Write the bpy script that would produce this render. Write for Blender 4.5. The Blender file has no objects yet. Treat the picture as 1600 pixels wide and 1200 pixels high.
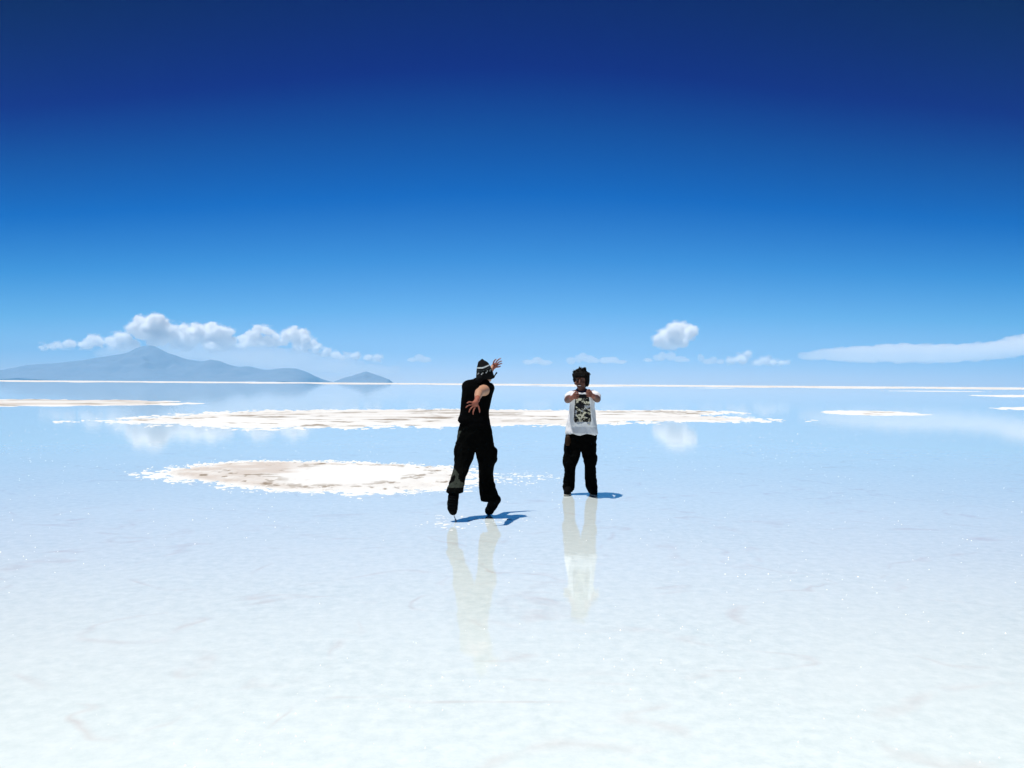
import bpy, math
import numpy as np
from mathutils import Matrix, Vector

# ------------------------------------------------------------------ camera
sc = bpy.context.scene
CAM_H, F_PX = 1.5, 1400.0            # eye height in metres, focal length for a 1600 px wide frame
cam_d = bpy.data.cameras.new("camera")
cam = bpy.data.objects.new("camera", cam_d)
sc.collection.objects.link(cam)
sc.camera = cam
cam_d.sensor_width = 36.0
cam_d.lens = 36.0 * F_PX / 1600.0
cam_d.clip_start, cam_d.clip_end = 0.1, 400000.0
ROLL = math.radians(0.413)
cam.matrix_world = (Matrix.Translation((0, 0, CAM_H)) @ Matrix.Rotation(math.radians(90 - 0.02), 4, 'X')
                    @ Matrix.Rotation(ROLL, 4, 'Z'))

# ------------------------------------------------------------------ sky
SUN_EL, SUN_AZ = math.radians(76.0), math.radians(-106.0)     # azimuth measured from +Y (the view), negative = left
world = bpy.data.worlds.new("World")
sc.world = world
world.use_nodes = True
wn, wl = world.node_tree.nodes, world.node_tree.links
wn.clear()
w_out = wn.new('ShaderNodeOutputWorld')
w_bg = wn.new('ShaderNodeBackground')
sky = wn.new('ShaderNodeTexSky')
sky.sky_type = 'NISHITA'
sky.sun_disc = False
sky.sun_elevation = SUN_EL
sky.sun_rotation = SUN_AZ
sky.altitude = 3650.0
sky.air_density, sky.dust_density, sky.ozone_density = 1.0, 0.6, 3.0
w_bg.inputs['Strength'].default_value = 0.1
# thin dry altiplano air: the sky falls off to navy with elevation, pale at the horizon
tc = wn.new('ShaderNodeTexCoord')
sep = wn.new('ShaderNodeSeparateXYZ')
wl.new(tc.outputs['Generated'], sep.inputs[0])
absz = wn.new('ShaderNodeMath'); absz.operation = 'ABSOLUTE'
wl.new(sep.outputs['Z'], absz.inputs[0])
# darker to both sides of the view axis, lens vignetting painted into the sky
xs = wn.new('ShaderNodeMath'); xs.operation = 'MULTIPLY'
wl.new(sep.outputs['X'], xs.inputs[0]); wl.new(sep.outputs['X'], xs.inputs[1])
xk = wn.new('ShaderNodeMath'); xk.operation = 'MULTIPLY_ADD'
wl.new(xs.outputs[0], xk.inputs[0]); xk.inputs[1].default_value = 1.3
xk.inputs[2].default_value = 1.0
xz = wn.new('ShaderNodeMath'); xz.operation = 'MULTIPLY'
wl.new(xk.outputs[0], xz.inputs[0]); wl.new(absz.outputs[0], xz.inputs[1])
ramp = wn.new('ShaderNodeValToRGB')
wl.new(xz.outputs[0], ramp.inputs[0])
SKY_GAIN = 4.0
SKY = [  # sin(elevation), correction factors on the Nishita colour (filled by calibration)
    (0.0000, (0.3165, 0.2940, 0.3496)),
    (0.0115, (0.3165, 0.2940, 0.3496)),
    (0.0390, (0.2600, 0.2757, 0.3291)),
    (0.0820, (0.1474, 0.2502, 0.3221)),
    (0.1380, (0.0582, 0.1925, 0.3061)),
    (0.2060, (0.0030, 0.1119, 0.2688)),
    (0.2720, (0.0030, 0.0619, 0.1974)),
    (0.3330, (0.0030, 0.0035, 0.1326)),
    (0.3890, (0.0030, 0.0030, 0.0980)),
    (0.4750, (0.0015, 0.0015, 0.0490)),
    (0.6000, (0.0015, 0.0015, 0.0294)),
    (1.0000, (0.0015, 0.0015, 0.0294)),

]
els = ramp.color_ramp.elements
els[0].position, els[0].color = 0.0, (*SKY[0][1], 1)
els[1].position, els[1].color = 1.0, (*SKY[-1][1], 1)
for p, c in SKY[1:-1]:
    e = els.new(p)
    e.color = (*c, 1)
mul = wn.new('ShaderNodeVectorMath'); mul.operation = 'MULTIPLY'
wl.new(sky.outputs[0], mul.inputs[0]); wl.new(ramp.outputs[0], mul.inputs[1])
gain = wn.new('ShaderNodeVectorMath'); gain.operation = 'SCALE'
dim = wn.new('ShaderNodeMath'); dim.operation = 'MULTIPLY_ADD'; dim.use_clamp = False
wl.new(xs.outputs[0], dim.inputs[0]); dim.inputs[1].default_value = -0.55 * SKY_GAIN; dim.inputs[2].default_value = SKY_GAIN
wl.new(dim.outputs[0], gain.inputs['Scale'])
wl.new(mul.outputs[0], gain.inputs[0])
# glow added below the horizon, as from salt beyond the sheet, lifting cloud undersides
low = wn.new('ShaderNodeMath'); low.operation = 'LESS_THAN'; low.inputs[1].default_value = -0.0008
wl.new(sep.outputs['Z'], low.inputs[0])
lmix = wn.new('ShaderNodeMix'); lmix.data_type = 'RGBA'
wl.new(low.outputs[0], lmix.inputs['Factor']); wl.new(gain.outputs[0], lmix.inputs['A'])
lmix.inputs['B'].default_value = (8.2, 8.6, 9.0, 1)
wl.new(lmix.outputs['Result'], w_bg.inputs['Color'])
wl.new(w_bg.outputs[0], w_out.inputs['Surface'])

# ------------------------------------------------------------------ sun
sun_d = bpy.data.lights.new("sun", 'SUN')
sun_d.energy = 5.0
sun_d.angle = math.radians(0.5)
sun_d.color = (1.0, 0.985, 0.95)
sun = bpy.data.objects.new("sun", sun_d)
sc.collection.objects.link(sun)
sd = Vector((math.cos(SUN_EL) * math.sin(SUN_AZ), math.cos(SUN_EL) * math.cos(SUN_AZ), math.sin(SUN_EL)))
sun.rotation_euler = sd.to_track_quat('Z', 'Y').to_euler()
sun.location = (-10, 0, 30)

vs = sc.view_settings
vs.view_transform = 'Standard'; vs.look = 'None'; vs.exposure = 0.0; vs.gamma = 1.0; vs.use_curve_mapping = False
sc.cycles.max_bounces = 72
sc.cycles.diffuse_bounces = 3
sc.cycles.glossy_bounces = 4
sc.cycles.volume_bounces = 64
sc.cycles.use_denoising = True

# ------------------------------------------------------------------ helpers
rng = np.random.default_rng(7)
LAT = rng.random((64, 64, 64)).astype(np.float32)


def vnoise(x, y, z=0.0):
    x, y, z = np.broadcast_arrays(np.asarray(x, np.float64), np.asarray(y, np.float64), np.asarray(z, np.float64))
    xi, yi, zi = np.floor(x).astype(np.int64), np.floor(y).astype(np.int64), np.floor(z).astype(np.int64)
    fx, fy, fz = (x - xi), (y - yi), (z - zi)
    fx, fy, fz = [(f * f * (3 - 2 * f)).astype(np.float32) for f in (fx, fy, fz)]
    r = 0
    for a in (0, 1):
        wx = fx if a else 1 - fx
        for b in (0, 1):
            wy = fy if b else 1 - fy
            for c in (0, 1):
                wz = fz if c else 1 - fz
                r = r + wx * wy * wz * LAT[(xi + a) & 63, (yi + b) & 63, (zi + c) & 63]
    return r


def fbm(x, y, z=0.0, oct=4, gain=0.5):
    r, a, s, n = 0, 1.0, 1.0, 0.0
    for i in range(oct):
        r = r + a * (vnoise(np.asarray(x) * s + 13.7 * i, np.asarray(y) * s + 5.1 * i, np.asarray(z) * s + 9.3 * i) - 0.5)
        n += a; a *= gain; s *= 2.03
    return 2 * r / n


def horizon(px):
    return 599.06 + 0.0072 * (px - 800)


def gp(px, py):
    """point of the flat ground seen at pixel (px, py)"""
    d = CAM_H * F_PX / (py - horizon(px))
    return ((px - 800) / F_PX * d, d)


def tag(o, label=None, cat=None, group=None, kind=None):
    if label: o['label'] = label
    if cat: o['category'] = cat
    if group: o['group'] = group
    if kind: o['kind'] = kind
    return o


def mat(name, color=(0.5, 0.5, 0.5), rough=0.8, spec=0.3, ior=1.45):
    m = bpy.data.materials.new(name)
    m.use_nodes = True
    b = m.node_tree.nodes['Principled BSDF']
    b.inputs['Base Color'].default_value = (*color, 1)
    b.inputs['Roughness'].default_value = rough
    b.inputs['Specular IOR Level'].default_value = spec
    b.inputs['IOR'].default_value = ior
    return m


def fabric(name, color, var=0.25, scale=60.0, rough=0.95, bump=0.3):
    m = mat(name, color, rough, 0.15)
    nt = m.node_tree; b = nt.nodes['Principled BSDF']
    t = nt.nodes.new('ShaderNodeTexCoord'); n = nt.nodes.new('ShaderNodeTexNoise')
    n.inputs['Scale'].default_value = scale; n.inputs['Detail'].default_value = 3
    nt.links.new(t.outputs['Object'], n.inputs['Vector'])
    mx = nt.nodes.new('ShaderNodeMix'); mx.data_type = 'RGBA'
    mx.inputs['A'].default_value = (*[c * (1 - var) for c in color], 1)
    mx.inputs['B'].default_value = (*[min(1, c * (1 + var)) for c in color], 1)
    nt.links.new(n.outputs['Fac'], mx.inputs['Factor'])
    nt.links.new(mx.outputs['Result'], b.inputs['Base Color'])
    bp = nt.nodes.new('ShaderNodeBump'); bp.inputs['Strength'].default_value = bump; bp.inputs['Distance'].default_value = 0.003
    nt.links.new(n.outputs['Fac'], bp.inputs['Height']); nt.links.new(bp.outputs[0], b.inputs['Normal'])
    return m


def link_mesh(name, V, Fc, mats, parent=None, smooth=True, midx=None, cols=None):
    me = bpy.data.meshes.new(name)
    V = np.asarray(V, np.float32); Fc = np.asarray(Fc, np.int32)
    k = Fc.shape[1]
    me.vertices.add(len(V)); me.vertices.foreach_set('co', V.ravel())
    me.loops.add(Fc.size); me.loops.foreach_set('vertex_index', Fc.ravel())
    me.polygons.add(len(Fc)); me.polygons.foreach_set('loop_start', np.arange(0, Fc.size, k, dtype=np.int32))
    if smooth:
        me.polygons.foreach_set('use_smooth', np.ones(len(Fc), bool))
    for m in (mats if isinstance(mats, (list, tuple)) else [mats]):
        me.materials.append(m)
    if midx is not None:
        me.polygons.foreach_set('material_index', np.asarray(midx, np.int32))
    me.update(calc_edges=True)
    if cols is not None:
        ca = me.color_attributes.new('albedo', 'FLOAT_COLOR', 'POINT')
        c4 = np.ones((len(V), 4), np.float32); c4[:, :3] = cols
        ca.data.foreach_set('color', c4.ravel())
    me.validate()
    o = bpy.data.objects.new(name, me)
    sc.collection.objects.link(o)
    if parent: o.parent = parent
    return o


class Field:
    """a distance field on a voxel grid; shapes are blended into it, then meshed as one closed surface"""
    def __init__(s, lo, hi, h):
        s.h = h; s.lo = np.array(lo, float)
        s.n = (np.ceil((np.array(hi) - s.lo) / h)).astype(int) + 1
        s.F = np.full(s.n, 1e3 * h, np.float32)

    def add(s, fn, lo, hi, k=0.0, sub=False):
        m = max(4 * s.h, 2 * k)
        a = np.maximum(((np.array(lo) - m - s.lo) / s.h).astype(int), 0)
        b = np.minimum(np.ceil((np.array(hi) + m - s.lo) / s.h).astype(int) + 1, s.n)
        if np.any(b <= a): return
        X = (s.lo[0] + np.arange(a[0], b[0]) * s.h).reshape(-1, 1, 1)
        Y = (s.lo[1] + np.arange(a[1], b[1]) * s.h).reshape(1, -1, 1)
        Z = (s.lo[2] + np.arange(a[2], b[2]) * s.h).reshape(1, 1, -1)
        v = fn(X, Y, Z).astype(np.float32)
        sl = s.F[a[0]:b[0], a[1]:b[1], a[2]:b[2]]
        if sub:
            sl[...] = np.maximum(sl, -v); return
        if k > 0:
            hh = np.clip(0.5 + 0.5 * (sl - v) / k, 0, 1)
            far = sl > 100 * s.h
            r = sl * (1 - hh) + v * hh - k * hh * (1 - hh)
            sl[...] = np.where(far, np.minimum(sl, v), r)
        else:
            sl[...] = np.minimum(sl, v)

    def cap(s, a, b, ra, rb, k=0.01, sub=False, flat=None):
        a = np.array(a, float); b = np.array(b, float); ab = b - a; L = max(ab @ ab, 1e-9)
        R = max(ra, rb)
        def fn(X, Y, Z):
            t = np.clip(((X - a[0]) * ab[0] + (Y - a[1]) * ab[1] + (Z - a[2]) * ab[2]) / L, 0, 1)
            dx, dy, dz = X - a[0] - t * ab[0], Y - a[1] - t * ab[1], Z - a[2] - t * ab[2]
            if flat is not None:     # squash: distances along this axis count more
                dn = dx * flat[0] + dy * flat[1] + dz * flat[2]
                q = np.sqrt(dx * dx + dy * dy + dz * dz + (flat[3] ** 2 - 1) * dn * dn)
            else:
                q = np.sqrt(dx * dx + dy * dy + dz * dz)
            return q - (ra + (rb - ra) * t)
        s.add(fn, np.minimum(a, b) - R, np.maximum(a, b) + R, k, sub)

    def chain(s, pts, rs, k=0.01, flat=None):
        for i in range(len(pts) - 1):
            s.cap(pts[i], pts[i + 1], rs[i], rs[i + 1], k, flat=flat)

    def ell(s, c, r, k=0.01, rot=None, sub=False, n=2.0):
        c = np.array(c, float); r = np.array(r, float)
        M = None if rot is None else np.array(Matrix.Rotation(math.radians(rot[1]), 3, rot[0])).T
        def fn(X, Y, Z):
            x, y, z = X - c[0], Y - c[1], Z - c[2]
            if M is not None:
                x, y, z = (M[0, 0] * x + M[0, 1] * y + M[0, 2] * z, M[1, 0] * x + M[1, 1] * y + M[1, 2] * z,
                           M[2, 0] * x + M[2, 1] * y + M[2, 2] * z)
            q = (np.abs(x / r[0]) ** n + np.abs(y / r[1]) ** n + np.abs(z / r[2]) ** n) ** (1 / n)
            return (q - 1) * r.min()
        R = r.max() if M is not None else r
        s.add(fn, c - R, c + R, k, sub)

    def loft(s, st, k=0.01, n=2.3):
        """st: rows (z, cx, cy, rx, ry), any order; horizontal super-ellipse sections"""
        st = np.array(sorted(st), float)
        z = st[:, 0]
        def fn(X, Y, Z):
            zz = Z.ravel()
            g = [np.interp(zz, z, st[:, i]).reshape(1, 1, -1) for i in (1, 2, 3, 4)]
            q = (np.abs((X - g[0]) / g[2]) ** n + np.abs((Y - g[1]) / g[3]) ** n) ** (1 / n)
            d = (q - 1) * np.minimum(g[2], g[3])
            return np.maximum(d, np.maximum(z[0] - Z, Z - z[-1]))
        R = st[:, 3:5].max()
        s.add(fn, (st[:, 1].min() - R, st[:, 2].min() - R, z[0]), (st[:, 1].max() + R, st[:, 2].max() + R, z[-1]), k)

    def perturb(s, fn):
        near = np.abs(s.F) < 40 * s.h
        i = np.nonzero(near)
        P = [s.lo[j] + i[j] * s.h for j in range(3)]
        s.F[i] += fn(*P).astype(np.float32)

    def mesh(s, name, mats, parent=None, smooth=2, midx=None, disp=None, zmin=None):
        F = s.F; h = s.h
        if zmin is not None:
            Z = (s.lo[2] + np.arange(s.n[2]) * h).reshape(1, 1, -1)
            F = np.maximum(F, (zmin - Z).astype(np.float32))
        F[0] = F[-1] = 10 * h; F[:, 0] = F[:, -1] = 10 * h; F[:, :, 0] = F[:, :, -1] = 10 * h
        S = F < 0
        n = np.array(F.shape)
        c = [S[i:n[0] - 1 + i, j:n[1] - 1 + j, k:n[2] - 1 + k] for i in (0, 1) for j in (0, 1) for k in (0, 1)]
        cnt = sum(x.astype(np.int8) for x in c)
        act = (cnt > 0) & (cnt < 8)
        ci = np.argwhere(act)
        idx = np.full(act.shape, -1, np.int32); idx[act] = np.arange(len(ci))
        acc = np.zeros((len(ci), 3)); num = np.zeros(len(ci))
        corners = [(i, j, k) for i in (0, 1) for j in (0, 1) for k in (0, 1)]
        val = {q: F[ci[:, 0] + q[0], ci[:, 1] + q[1], ci[:, 2] + q[2]] for q in corners}
        for q in corners:
            for ax in range(3):
                if q[ax] == 0:
                    r = list(q); r[ax] = 1; r = tuple(r)
                    v0, v1 = val[q], val[r]
                    cr = (v0 < 0) != (v1 < 0)
                    t = v0[cr] / (v0[cr] - v1[cr])
                    p = np.tile(np.array(q, float), (cr.sum(), 1)); p[:, ax] += t
                    acc[cr] += p; num[cr] += 1
        V = s.lo + (ci + acc / num[:, None]) * h
        quads = []
        for ax in range(3):
            A = S.take(range(0, n[ax] - 1), ax); B = S.take(range(1, n[ax]), ax)
            e = np.argwhere(A != B)
            e = e[(e[:, (ax + 1) % 3] > 0) & (e[:, (ax + 2) % 3] > 0)]
            inside = S[e[:, 0], e[:, 1], e[:, 2]]
            u = np.zeros(3, int); v = np.zeros(3, int); u[(ax + 1) % 3] = 1; v[(ax + 2) % 3] = 1
            q = np.stack([idx[tuple((e - u - v).T)], idx[tuple((e - v).T)], idx[tuple(e.T)], idx[tuple((e - u).T)]], 1)
            q[~inside] = q[~inside][:, ::-1]
            quads.append(q)
        Q = np.concatenate(quads)
        Q = Q[(Q >= 0).all(1)]
        E = np.concatenate([Q[:, [0, 1]], Q[:, [1, 2]], Q[:, [2, 3]], Q[:, [3, 0]]])
        E = np.concatenate([E, E[:, ::-1]])
        deg = np.bincount(E[:, 0], minlength=len(V))[:, None]
        for it in range(smooth):
            A = np.stack([np.bincount(E[:, 0], V[E[:, 1], j], len(V)) for j in range(3)], 1) / np.maximum(deg, 1)
            V = V * 0.5 + A * 0.5
        if disp is not None:
            fn = np.cross(V[Q[:, 2]] - V[Q[:, 0]], V[Q[:, 3]] - V[Q[:, 1]])
            N = np.zeros_like(V)
            for j in range(4): np.add.at(N, Q[:, j], fn)
            N /= np.linalg.norm(N, axis=1)[:, None] + 1e-12
            V = V + N * disp(V[:, 0], V[:, 1], V[:, 2])[:, None]
        mi = None
        if midx is not None:
            C = V[Q].mean(1); mi = midx(C[:, 0], C[:, 1], C[:, 2])
        return link_mesh(name, V, Q, mats, parent, True, mi)

# ------------------------------------------------------------------ flooded salt flat (one sheet to the horizon)
def water_material():
    m = bpy.data.materials.new("flooded_salt")
    m.use_nodes = True
    nt = m.node_tree; b = nt.nodes['Principled BSDF']
    L = nt.links.new
    geo = nt.nodes.new('ShaderNodeNewGeometry')
    def noise(scale, detail=3.0, rough=0.5, vec=None, dist=0.0):
        n = nt.nodes.new('ShaderNodeTexNoise')
        n.inputs['Scale'].default_value = scale; n.inputs['Detail'].default_value = detail
        n.inputs['Roughness'].default_value = rough; n.inputs['Distortion'].default_value = dist
        L(vec or geo.outputs['Position'], n.inputs['Vector'])
        return n
    def rampn(src, p0, p1, c0=(0, 0, 0), c1=(1, 1, 1)):
        r = nt.nodes.new('ShaderNodeValToRGB')
        r.color_ramp.elements[0].position = p0; r.color_ramp.elements[1].position = p1
        r.color_ramp.elements[0].color = (*c0, 1); r.color_ramp.elements[1].color = (*c1, 1)
        L(src, r.inputs[0]); return r
    def mix(f, a, bb):
        x = nt.nodes.new('ShaderNodeMix'); x.data_type = 'RGBA'
        for s, v in ((x.inputs['Factor'], f), (x.inputs['A'], a), (x.inputs['B'], bb)):
            if isinstance(v, tuple): s.default_value = (*v, 1)
            elif isinstance(v, float): s.default_value = v
            else: L(v, s)
        return x.outputs['Result']
    mott = noise(11.0, 7.0, 0.72)                       # salt grain mottling a hand's breadth across
    base = rampn(mott.outputs['Fac'], 0.34, 0.66, SALT_LO, SALT_HI)
    broad = noise(0.7, 4.0, 0.55)
    col = mix(rampn(broad.outputs['Fac'], 0.35, 0.7).outputs[0], base.outputs[0], (0.745, 0.81, 0.805))
    half = nt.nodes.new('ShaderNodeMix'); half.data_type = 'RGBA'; half.inputs['Factor'].default_value = 0.45
    L(base.outputs[0], half.inputs['A']); L(col, half.inputs['B'])
    # faint pinkish silt lines under the film of water
    silt = noise(0.55, 3.0, 0.5, dist=0.8)
    sub = nt.nodes.new('ShaderNodeMath'); sub.operation = 'SUBTRACT'; sub.inputs[1].default_value = 0.5
    L(silt.outputs['Fac'], sub.inputs[0])
    ab = nt.nodes.new('ShaderNodeMath'); ab.operation = 'ABSOLUTE'; L(sub.outputs[0], ab.inputs[0])
    line = rampn(ab.outputs[0], 0.0, 0.022, (1, 1, 1), (0, 0, 0))
    brk = noise(2.2, 3.0)
    lm = nt.nodes.new('ShaderNodeMath'); lm.operation = 'MULTIPLY'
    L(line.outputs[0], lm.inputs[0]); L(rampn(brk.outputs['Fac'], 0.45, 0.75).outputs[0], lm.inputs[1])
    lm2 = nt.nodes.new('ShaderNodeMath'); lm2.operation = 'MULTIPLY'; lm2.inputs[1].default_value = 0.55
    L(lm.outputs[0], lm2.inputs[0])
    col2 = mix(lm2.outputs[0], half.outputs['Result'], (0.55, 0.48, 0.455))
    L(col2, b.inputs['Base Color'])
    b.inputs['IOR'].default_value = 1.45
    b.inputs['Specular IOR Level'].default_value = 0.72
    b.inputs['Roughness'].default_value = 0.025
    # wind ripple + grain under the film
    rp = noise(5.5, 2.5); fine = noise(28.0, 3.0)
    bp = nt.nodes.new('ShaderNodeBump'); bp.inputs['Strength'].default_value = 1.0; bp.inputs['Distance'].default_value = 0.0007
    L(rp.outputs['Fac'], bp.inputs['Height'])
    bp2 = nt.nodes.new('ShaderNodeBump'); bp2.inputs['Strength'].default_value = 1.0; bp2.inputs['Distance'].default_value = 0.00016
    L(fine.outputs['Fac'], bp2.inputs['Height']); L(bp.outputs[0], bp2.inputs['Normal'])
    L(bp2.outputs[0], b.inputs['Normal'])
    return m


SALT_LO, SALT_HI = (0.61, 0.70, 0.705), (0.76, 0.83, 0.825)
radii = [0.0, 2, 5, 10, 20, 40, 80, 160, 320, 640, 1300, 2600, 5200, 10000, 20000, 45000]
NS = 72
V = [(0, 0, 0)]; Fq = []
for r in radii[1:]:
    for a in range(NS):
        t = 2 * math.pi * a / NS
        V.append((r * math.sin(t), r * math.cos(t), 0))
tri = [(0, 1 + (a + 1) % NS, 1 + a, 1 + a) for a in range(NS)]
me = bpy.data.meshes.new("water")
faces = [(0, 1 + (a + 1) % NS, 1 + a) for a in range(NS)]
for i in range(1, len(radii) - 1):
    o0, o1 = 1 + (i - 1) * NS, 1 + i * NS
    for a in range(NS):
        b_ = (a + 1) % NS
        faces.append((o0 + a, o0 + b_, o1 + b_, o1 + a))
me.from_pydata(V, [], faces); me.update()
me.materials.append(water_material())
water = bpy.data.objects.new("water", me); sc.collection.objects.link(water)
tag(water, kind='structure')
if me.polygons[0].normal.z < 0: me.flip_normals()

# ------------------------------------------------------------------ salt crust standing proud of the water
crust_m = mat("dry_salt_crust", (0.9, 0.9, 0.9), 0.85, 0.2)
nt = crust_m.node_tree
ca = nt.nodes.new('ShaderNodeVertexColor'); ca.layer_name = 'albedo'
nt.links.new(ca.outputs['Color'], nt.nodes['Principled BSDF'].inputs['Base Color'])


def poly_dist(P, X, Y):
    """signed distance, positive inside, to a closed polygon"""
    P = np.array(P); best = np.full(X.shape, 1e9); ins = np.zeros(X.shape, bool)
    for (x0, y0), (x1, y1) in zip(P, np.roll(P, -1, 0)):
        dx, dy = x1 - x0, y1 - y0; L = dx * dx + dy * dy + 1e-12
        t = np.clip(((X - x0) * dx + (Y - y0) * dy) / L, 0, 1)
        best = np.minimum(best, (X - x0 - t * dx) ** 2 + (Y - y0 - t * dy) ** 2)
        c = ((y0 > Y) != (y1 > Y)) & (X < (x1 - x0) * (Y - y0) / (y1 - y0 + 1e-12) + x0)
        ins ^= c
    return np.where(ins, 1, -1) * np.sqrt(best)


def crust(outline_px, step, edge, fine, height, label, stain, group=None, extra=None, pad=1.0, sparse=0.0, ds=None, kind=None):
    P = [gp(*q) for q in outline_px]
    xs_, ys_ = [p[0] for p in P], [p[1] for p in P]
    x = np.arange(min(xs_) - pad, max(xs_) + pad, step); y = np.arange(min(ys_) - pad, max(ys_) + pad, step * 1.0)
    X, Y = np.meshgrid(x, y, indexing='ij')
    X = X + step * 0.3 * (vnoise(X / step * 0.9, Y / step * 0.9) - 0.5); Y = Y + step * 0.3 * (vnoise(X / step, Y / step, 7) - 0.5)
    D = poly_dist(P, X, Y)
    e = fbm(X / edge, Y / edge, 1.3, 5, 0.62)
    f = fbm(X / fine, Y / fine, 4.1, 3, 0.6)
    m = D / (ds or edge) - sparse + 0.95 * e + 1.5 * f * np.exp(-np.maximum(D, 0) / (ds or edge))
    if extra is not None:
        m = np.maximum(m, extra(X, Y))
    z = height * (np.clip(m, -1, 1.2) * 0.8) + height * 0.35 * f * (m > 0)
    z = np.where(m > 0, np.maximum(z, 0.002), z)
    z = np.where(m <= 0, -0.02 * height + np.maximum(m, -1) * height, z)
    keep = m > -0.25
    cell = keep[:-1, :-1] | keep[1:, :-1] | keep[:-1, 1:] | keep[1:, 1:]
    idx = np.arange(X.size).reshape(X.shape)
    q = np.stack([idx[:-1, :-1], idx[1:, :-1], idx[1:, 1:], idx[:-1, 1:]], -1)[cell]
    used = np.unique(q); re = np.full(X.size, -1); re[used] = np.arange(len(used))
    V = np.stack([X.ravel(), Y.ravel(), z.ravel()], 1)[used]
    C = stain(X, Y, D, m, f).reshape(-1, 3)[used]
    o = link_mesh('salt_flecks' if kind else 'salt_crust', V, re[q], crust_m, cols=C)
    tag(o, label, 'salt crust', group, kind)
    return o


def lerp3(a, b, t):
    t = np.clip(t, 0, 1)[..., None]
    return np.array(a) * (1 - t) + np.array(b) * t


WHITE, BEIGE, BROWN = (0.72, 0.72, 0.71), (0.54, 0.485, 0.445), (0.22, 0.17, 0.12)


def stain_ring(X, Y, D, m, f):
    cx, cy = gp(540, 741)
    r = np.hypot((X - cx) / 1.05, (Y - cy) / 1.55) + 0.5 * fbm(X * 1.3, Y * 1.3, 3.3, 4)
    inner = np.clip((r - 0.85) / 0.5, 0.06, 1)                        # clean white pan in the middle
    fringe = np.clip((D - 0.15) / 0.35, 0, 1)
    west = np.clip((gp(700, 741)[0] - X) / 2.6, 0.25, 1)
    C = lerp3(WHITE, BEIGE, inner * fringe * west * (0.6 + 1.0 * (fbm(X * 2.3, Y * 2.3, 8) + 0.3)))
    n = fbm(X * 5.5, Y * 4, 2.2, 4, 0.65)
    ring = np.exp(-((r - 1.15) / 0.22) ** 2)
    k = np.clip((n - 0.27 + 0.26 * ring) / 0.12, 0, 1) * inner * fringe
    return lerp3(C, BROWN, k[..., None].squeeze(-1) * 0.85) if C.ndim == 1 else C * (1 - 0.85 * k[..., None]) + np.array(BROWN) * 0.85 * k[..., None]


def stain_band(sx, sy, amt=0.8, thr=0.22, beige=0.6, depth=1.2):
    def fn(X, Y, D, m, f):
        inside = np.clip(D / depth, 0, 1)
        C = lerp3(WHITE, BEIGE, inside * beige * np.clip(0.6 + 1.4 * fbm(X / sx / 3, Y / sy / 2, 3.7), 0, 1))
        n = fbm(X / sx, Y / sy, 9.2, 4, 0.6)
        k = (np.clip((n - thr) / 0.12, 0, 1) * inside * amt)[..., None]
        return C * (1 - k) + np.array(BROWN) * k
    return fn


crust([(228, 738), (270, 731), (335, 723), (400, 719.5), (520, 721), (640, 724), (700, 728), (750, 736),
       (760, 745), (748, 755), (705, 766), (650, 770), (580, 773), (500, 770), (420, 767), (330, 757), (285, 752), (252, 745)],
      0.018, 0.34, 0.07, 0.022, 'nearest, round patch of salt crust with a white middle and brown flecked ring', stain_ring, sparse=0.25, ds=0.6)
crust([(155, 658), (215, 653.5), (300, 646.5), (400, 641), (560, 640), (700, 639), (770, 640), (900, 641), (1040, 641), (1165, 643.5),
       (1100, 648), (1150, 653), (1225, 656), (1180, 657.5), (1050, 658), (960, 662), (880, 664), (770, 664), (700, 666), (560, 667.5),
       (450, 668), (380, 669), (310, 666), (250, 662), (180, 659.5)],
      0.075, 1.5, 0.28, 0.05, 'long band of brown streaked salt crust running behind both people', stain_band(1.6, 0.9, thr=0.17, beige=0.42), pad=3, sparse=0.2, ds=2.2)
crust([(-90, 622.5), (0, 623.5), (100, 624.5), (230, 625.5), (300, 629.5), (240, 632.5), (100, 633.5), (0, 634.5), (-90, 634)],
      0.22, 2.0, 0.8, 0.06, 'thin strip of salt crust at the left edge in front of the mountains', stain_band(3, 1.5, 0.6, 0.15, 1.0), pad=4)
crust([(1285, 642.5), (1340, 641.5), (1390, 642.5), (1450, 647.5), (1380, 649), (1340, 647.5), (1300, 645.5)],
      0.12, 0.9, 0.4, 0.05, 'narrow white salt strip on the right beyond the end of the long band', stain_band(1.0, 0.7, 0.8, 0.25, 0.2), pad=3)
crust([(1555, 636.5), (1650, 636), (1650, 639.5), (1585, 639.5)], 0.2, 1.2, 0.5, 0.06,
      'short white salt strip cut by the right edge, the nearer of two', stain_band(1.0, 0.7, 0.3, 0.3, 0.1), pad=4)
crust([(1520, 617.2), (1650, 617.0), (1650, 619.6), (1560, 619.6)], 0.5, 2.5, 1.0, 0.08,
      'fine white salt line at the right edge, the farther of two', stain_band(1.0, 0.7, 0.3, 0.3, 0.1), pad=8)
# low flecks trailing off the round patch to the right, and the disturbed salt by the left foot
crust([(740, 742), (800, 739.5), (850, 742), (825, 751), (770, 753), (738, 750)], 0.016, 0.22, 0.055, 0.012,
      'scatter of thin white salt flecks right of the round patch behind the legs', stain_band(1, 1, 0, 9, 0), pad=0.5, sparse=0.6, ds=1.6, kind='stuff')
crust([(655, 815), (700, 810), (745, 811), (792, 810), (800, 815), (765, 820), (715, 825), (680, 823)], 0.010, 0.16, 0.05, 0.006,
      'thin white scuffed salt under the feet of the man in black', stain_band(1, 1, 0, 9, 0), pad=0.3, sparse=0.75, ds=0.9, kind='stuff')

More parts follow.
